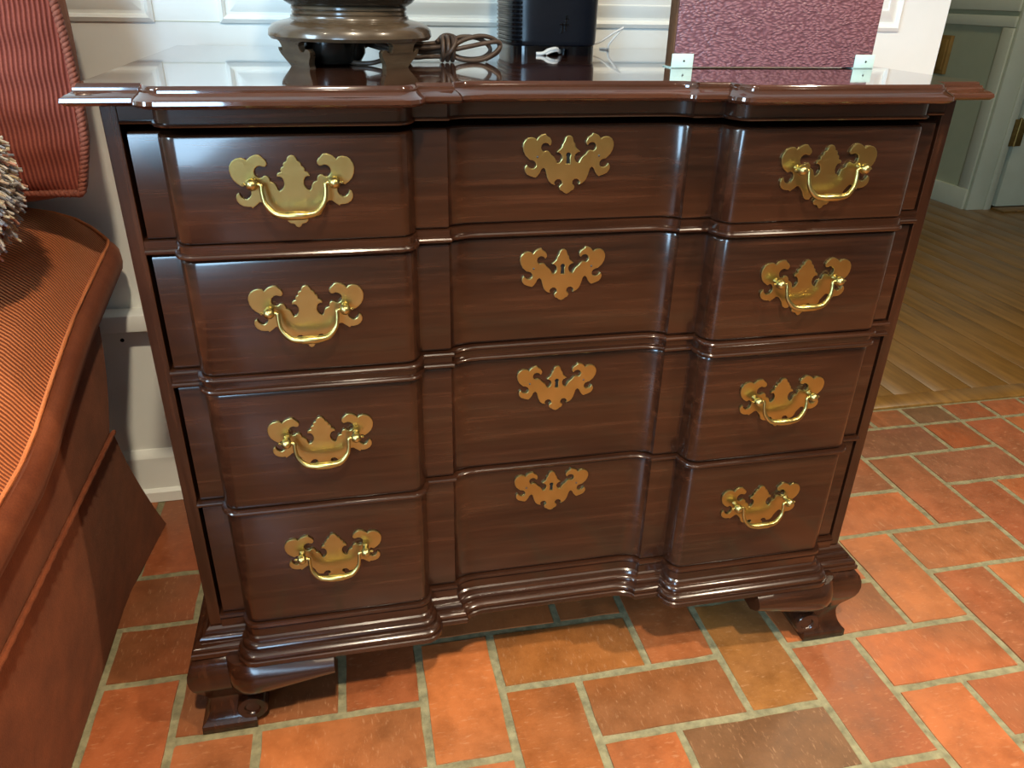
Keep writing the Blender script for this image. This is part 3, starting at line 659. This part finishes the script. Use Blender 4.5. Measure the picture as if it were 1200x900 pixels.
# base and skirt
def yb(z): return .282+(z-.325)*.46
N = 30; up_, sk_ = [], []
for z in (.322, .36, .40, .43, .47):
    xo = -.630+.004*math.sin((z-.32)*20)
    up_.append([Vector((xo, -.9, min(z, .415)))+SFI]+[Vector((xo, -.9+(yb(z)+.9)*k/N, min(z, ip(ZS, -.9+(yb(z)+.9)*k/N)-.040)))+SFI for k in range(1, N+1)]+[Vector((-1.45, yb(z), min(z, .46)))+SFI, Vector((-1.45, -.9, min(z, .415)))+SFI])
B().loft(up_).obj('base_panel', M['plush'], SF, 50)
for t in (0, .25, .5, .75, 1):
    z = .320*(1-t); ye = .284+.196*t**1.15; ring = []
    for k in range(N+1):
        y = -.9+(ye+.9)*k/N; s = max(0, (y-.28)/.2)
        ring.append(Vector((-.626-.040*t+.026*t*min(1, s)+.006*math.sin(t*3.1), y, z)))
    ring = [v+SFI for v in ring]+[Vector((-1.45, ye, z))+SFI, Vector((-1.45, -.9, z))+SFI]
    sk_.append(ring)
B().loft(sk_).obj('skirt', M['plush'], SF, 50)
# gathered welt where the skirt is sewn on
gw = B(); seam = sk_[0][:N+1]
gp = [seam[0]+(seam[-1]-seam[0])*k/150 for k in range(151)]
gw.tube([p+Vector((.002, 0, .002)) for p in gp], [.0032+.0007*math.sin(k*2.2) for k in range(151)], 7)
gw.obj('gathered_seam', M['plush'], SF, 60)
B().box(-.35, .34, .50, .572, .54, .90, .02).obj('backrest', M['plush'], SF)

B().box(-.35, .466, -.903, -.895, 0, .425).obj('front_panel', M['plush'], SF, 0)
PW = empty('throw_pillow', (-.893, .41, .645), 'wine corduroy pillow with twisted rope edging leaning on the sofa back', 'pillow')
def pillow():
    HX, Z0, Z1, YFp, YB = .290, .022, .320, -.085, .055
    def rim(u, v):
        x = HX*u*(1-.035*(1-v*v)*0+.0); z = (Z0+Z1)/2+(Z1-Z0)/2*v
        x += .012*math.copysign(1, u)*abs(u)**6*(1-v*v)-.020*abs(u)**4*math.copysign(1, u)*max(0, -v-.55)
        z -= .006*abs(v)**6*(1-u*u)*-1
        return x, z
    n, m = 60, 44; vs = []; uv = []; fs = []
    for j in range(m+1):
        for i in range(n+1):
            u, v = -1+2*i/n, -1+2*j/m; x, z = rim(u, v)
            b = .045*(1-abs(u)**5)*(1-abs(v)**5)+.0035*math.sin(7*v+3*u)*(1-u*u)+.004*math.sin(19*v)*abs(u)**3*(1-abs(u)**8)
            vs.append((x, YFp+.03-b, z)); uv.append(((x-.008*v)/.0052, v))
    for j in range(m):
        for i in range(n): a = j*(n+1)+i; fs.append((a, a+1, a+n+2, a+n+1))
    mesh('front_face', vs, fs, M['cord_pillow'], PW, 60, uv)
    per = [(-1+2*i/n, -1) for i in range(n)]+[(1, -1+2*j/m) for j in range(m)]+[(1-2*i/n, 1) for i in range(n)]+[(-1, 1-2*j/m) for j in range(m)]
    rings = []
    for t in (0, .2, .5, .8, 1):
        r = []
        for u, v in per:
            x, z = rim(u, v); k = .020*math.sin(math.pi*t)
            r.append(((x+k*.5*(abs(u) == 1)*u*max(0, v))*(1-.16*t*t), YFp+.03+(YB-YFp)*t, z+k*.2*(v == 1)*v-.030*math.sin(math.pi*t)*(max(0, -v-.7)/.3)*(1-.95*abs(u)**5)))
        rings.append(r)
    b = B().loft(rings, True, False); b.f.append(tuple(range(4*len(per), 5*len(per))))
    b.obj('boxing', M['plush'], PW, 60)
    # twisted rope: two strands wound round the front rim
    pts = [Vector((rim(u, v)[0], YFp+.028, rim(u, v)[1])) for u, v in per]; pts.append(pts[0])
    dense = []
    for a, c in zip(pts, pts[1:]):
        k = max(1, int((c-a).length/.0016))
        dense += [a+(c-a)*q/k for q in range(k)]
    rp = B(); s = 0
    for ph in (0, math.pi):
        path = []; s = 0
        for q, p in enumerate(dense):
            if q: s += (p-dense[q-1]).length
            t = (dense[(q+1) % len(dense)]-p).normalized(); o1 = Vector((0, -1, 0)); o2 = t.cross(o1)
            a = s/.0125*2*math.pi+ph
            path.append(p+o2*0+(o1*math.cos(a)+o2*math.sin(a))*.0030)
        rp.tube(path, .0034, 6)
    rp.obj('rope_edging', M['rope'], PW, 60)
pillow()
PW.rotation_euler = (R(-3), 0, 0)

FP = empty('fringed_pillow', (-.758, .19, .612), 'small pillow with shaggy cream and grey yarn fringe at left edge', 'pillow')
def fr():
    n, m = 28, 14; rings = []
    for j in range(m+1):
        ph = -math.pi/2+math.pi*j/m; cp, sp_ = math.cos(ph), math.sin(ph)
        rings.append([(.110*math.copysign(abs(cp)**.6, cp)*math.cos(2*math.pi*i/n), .07*cp*math.sin(2*math.pi*i/n), .115+.105*math.copysign(abs(sp_)**.7, sp_)) for i in range(n)])
    B().loft(rings).obj('cushion', M['plush'], FP, 60)
    b = B(); cols = []; rnd = random.Random(3)
    pal = [(.55, .42, .24), (.62, .50, .33), (.50, .40, .30), (.36, .34, .32), (.28, .28, .30), (.50, .22, .14), (.60, .54, .44)]
    for k in range(5200):
        a = rnd.uniform(-math.pi, math.pi); bt = rnd.uniform(-1.25, .9); rr = rnd.uniform(.86, 1.06)*math.cos(bt)**.5
        c = Vector((.112*math.cos(a)*rr, .075*math.sin(bt), .115+.106*math.sin(a)*rr))
        d = Vector((math.cos(a)*math.cos(bt)+rnd.uniform(-.6, .6), math.sin(bt)+rnd.uniform(-.6, .6), math.sin(a)*math.cos(bt)+rnd.uniform(-.6, .4))).normalized()
        L = rnd.uniform(.010, .017); g = Vector((rnd.uniform(-.5, .5), rnd.uniform(-.4, .4), -.6))
        pts = [c+d*L*t+g*L*t*t*.55 for t in (0, .5, 1)]
        v0 = len(b.v); b.tube(pts, [.0014, .0016, .0015], 5); col = rnd.choice(pal); s = rnd.uniform(.75, 1.2)
        if c.z < .10 and rnd.random() < .6: col = rnd.choice(pal[3:5]+[pal[2]])
        cols += [(col[0]*s, col[1]*s, col[2]*s, 1)]*(len(b.v)-v0)
    o = b.obj('fringe', M['yarn'], FP, 60); o['kind'] = 'stuff'
    at = o.data.color_attributes.new('yarn', 'FLOAT_COLOR', 'POINT')
    for i, c in enumerate(cols): at.data[i].color = c
fr()
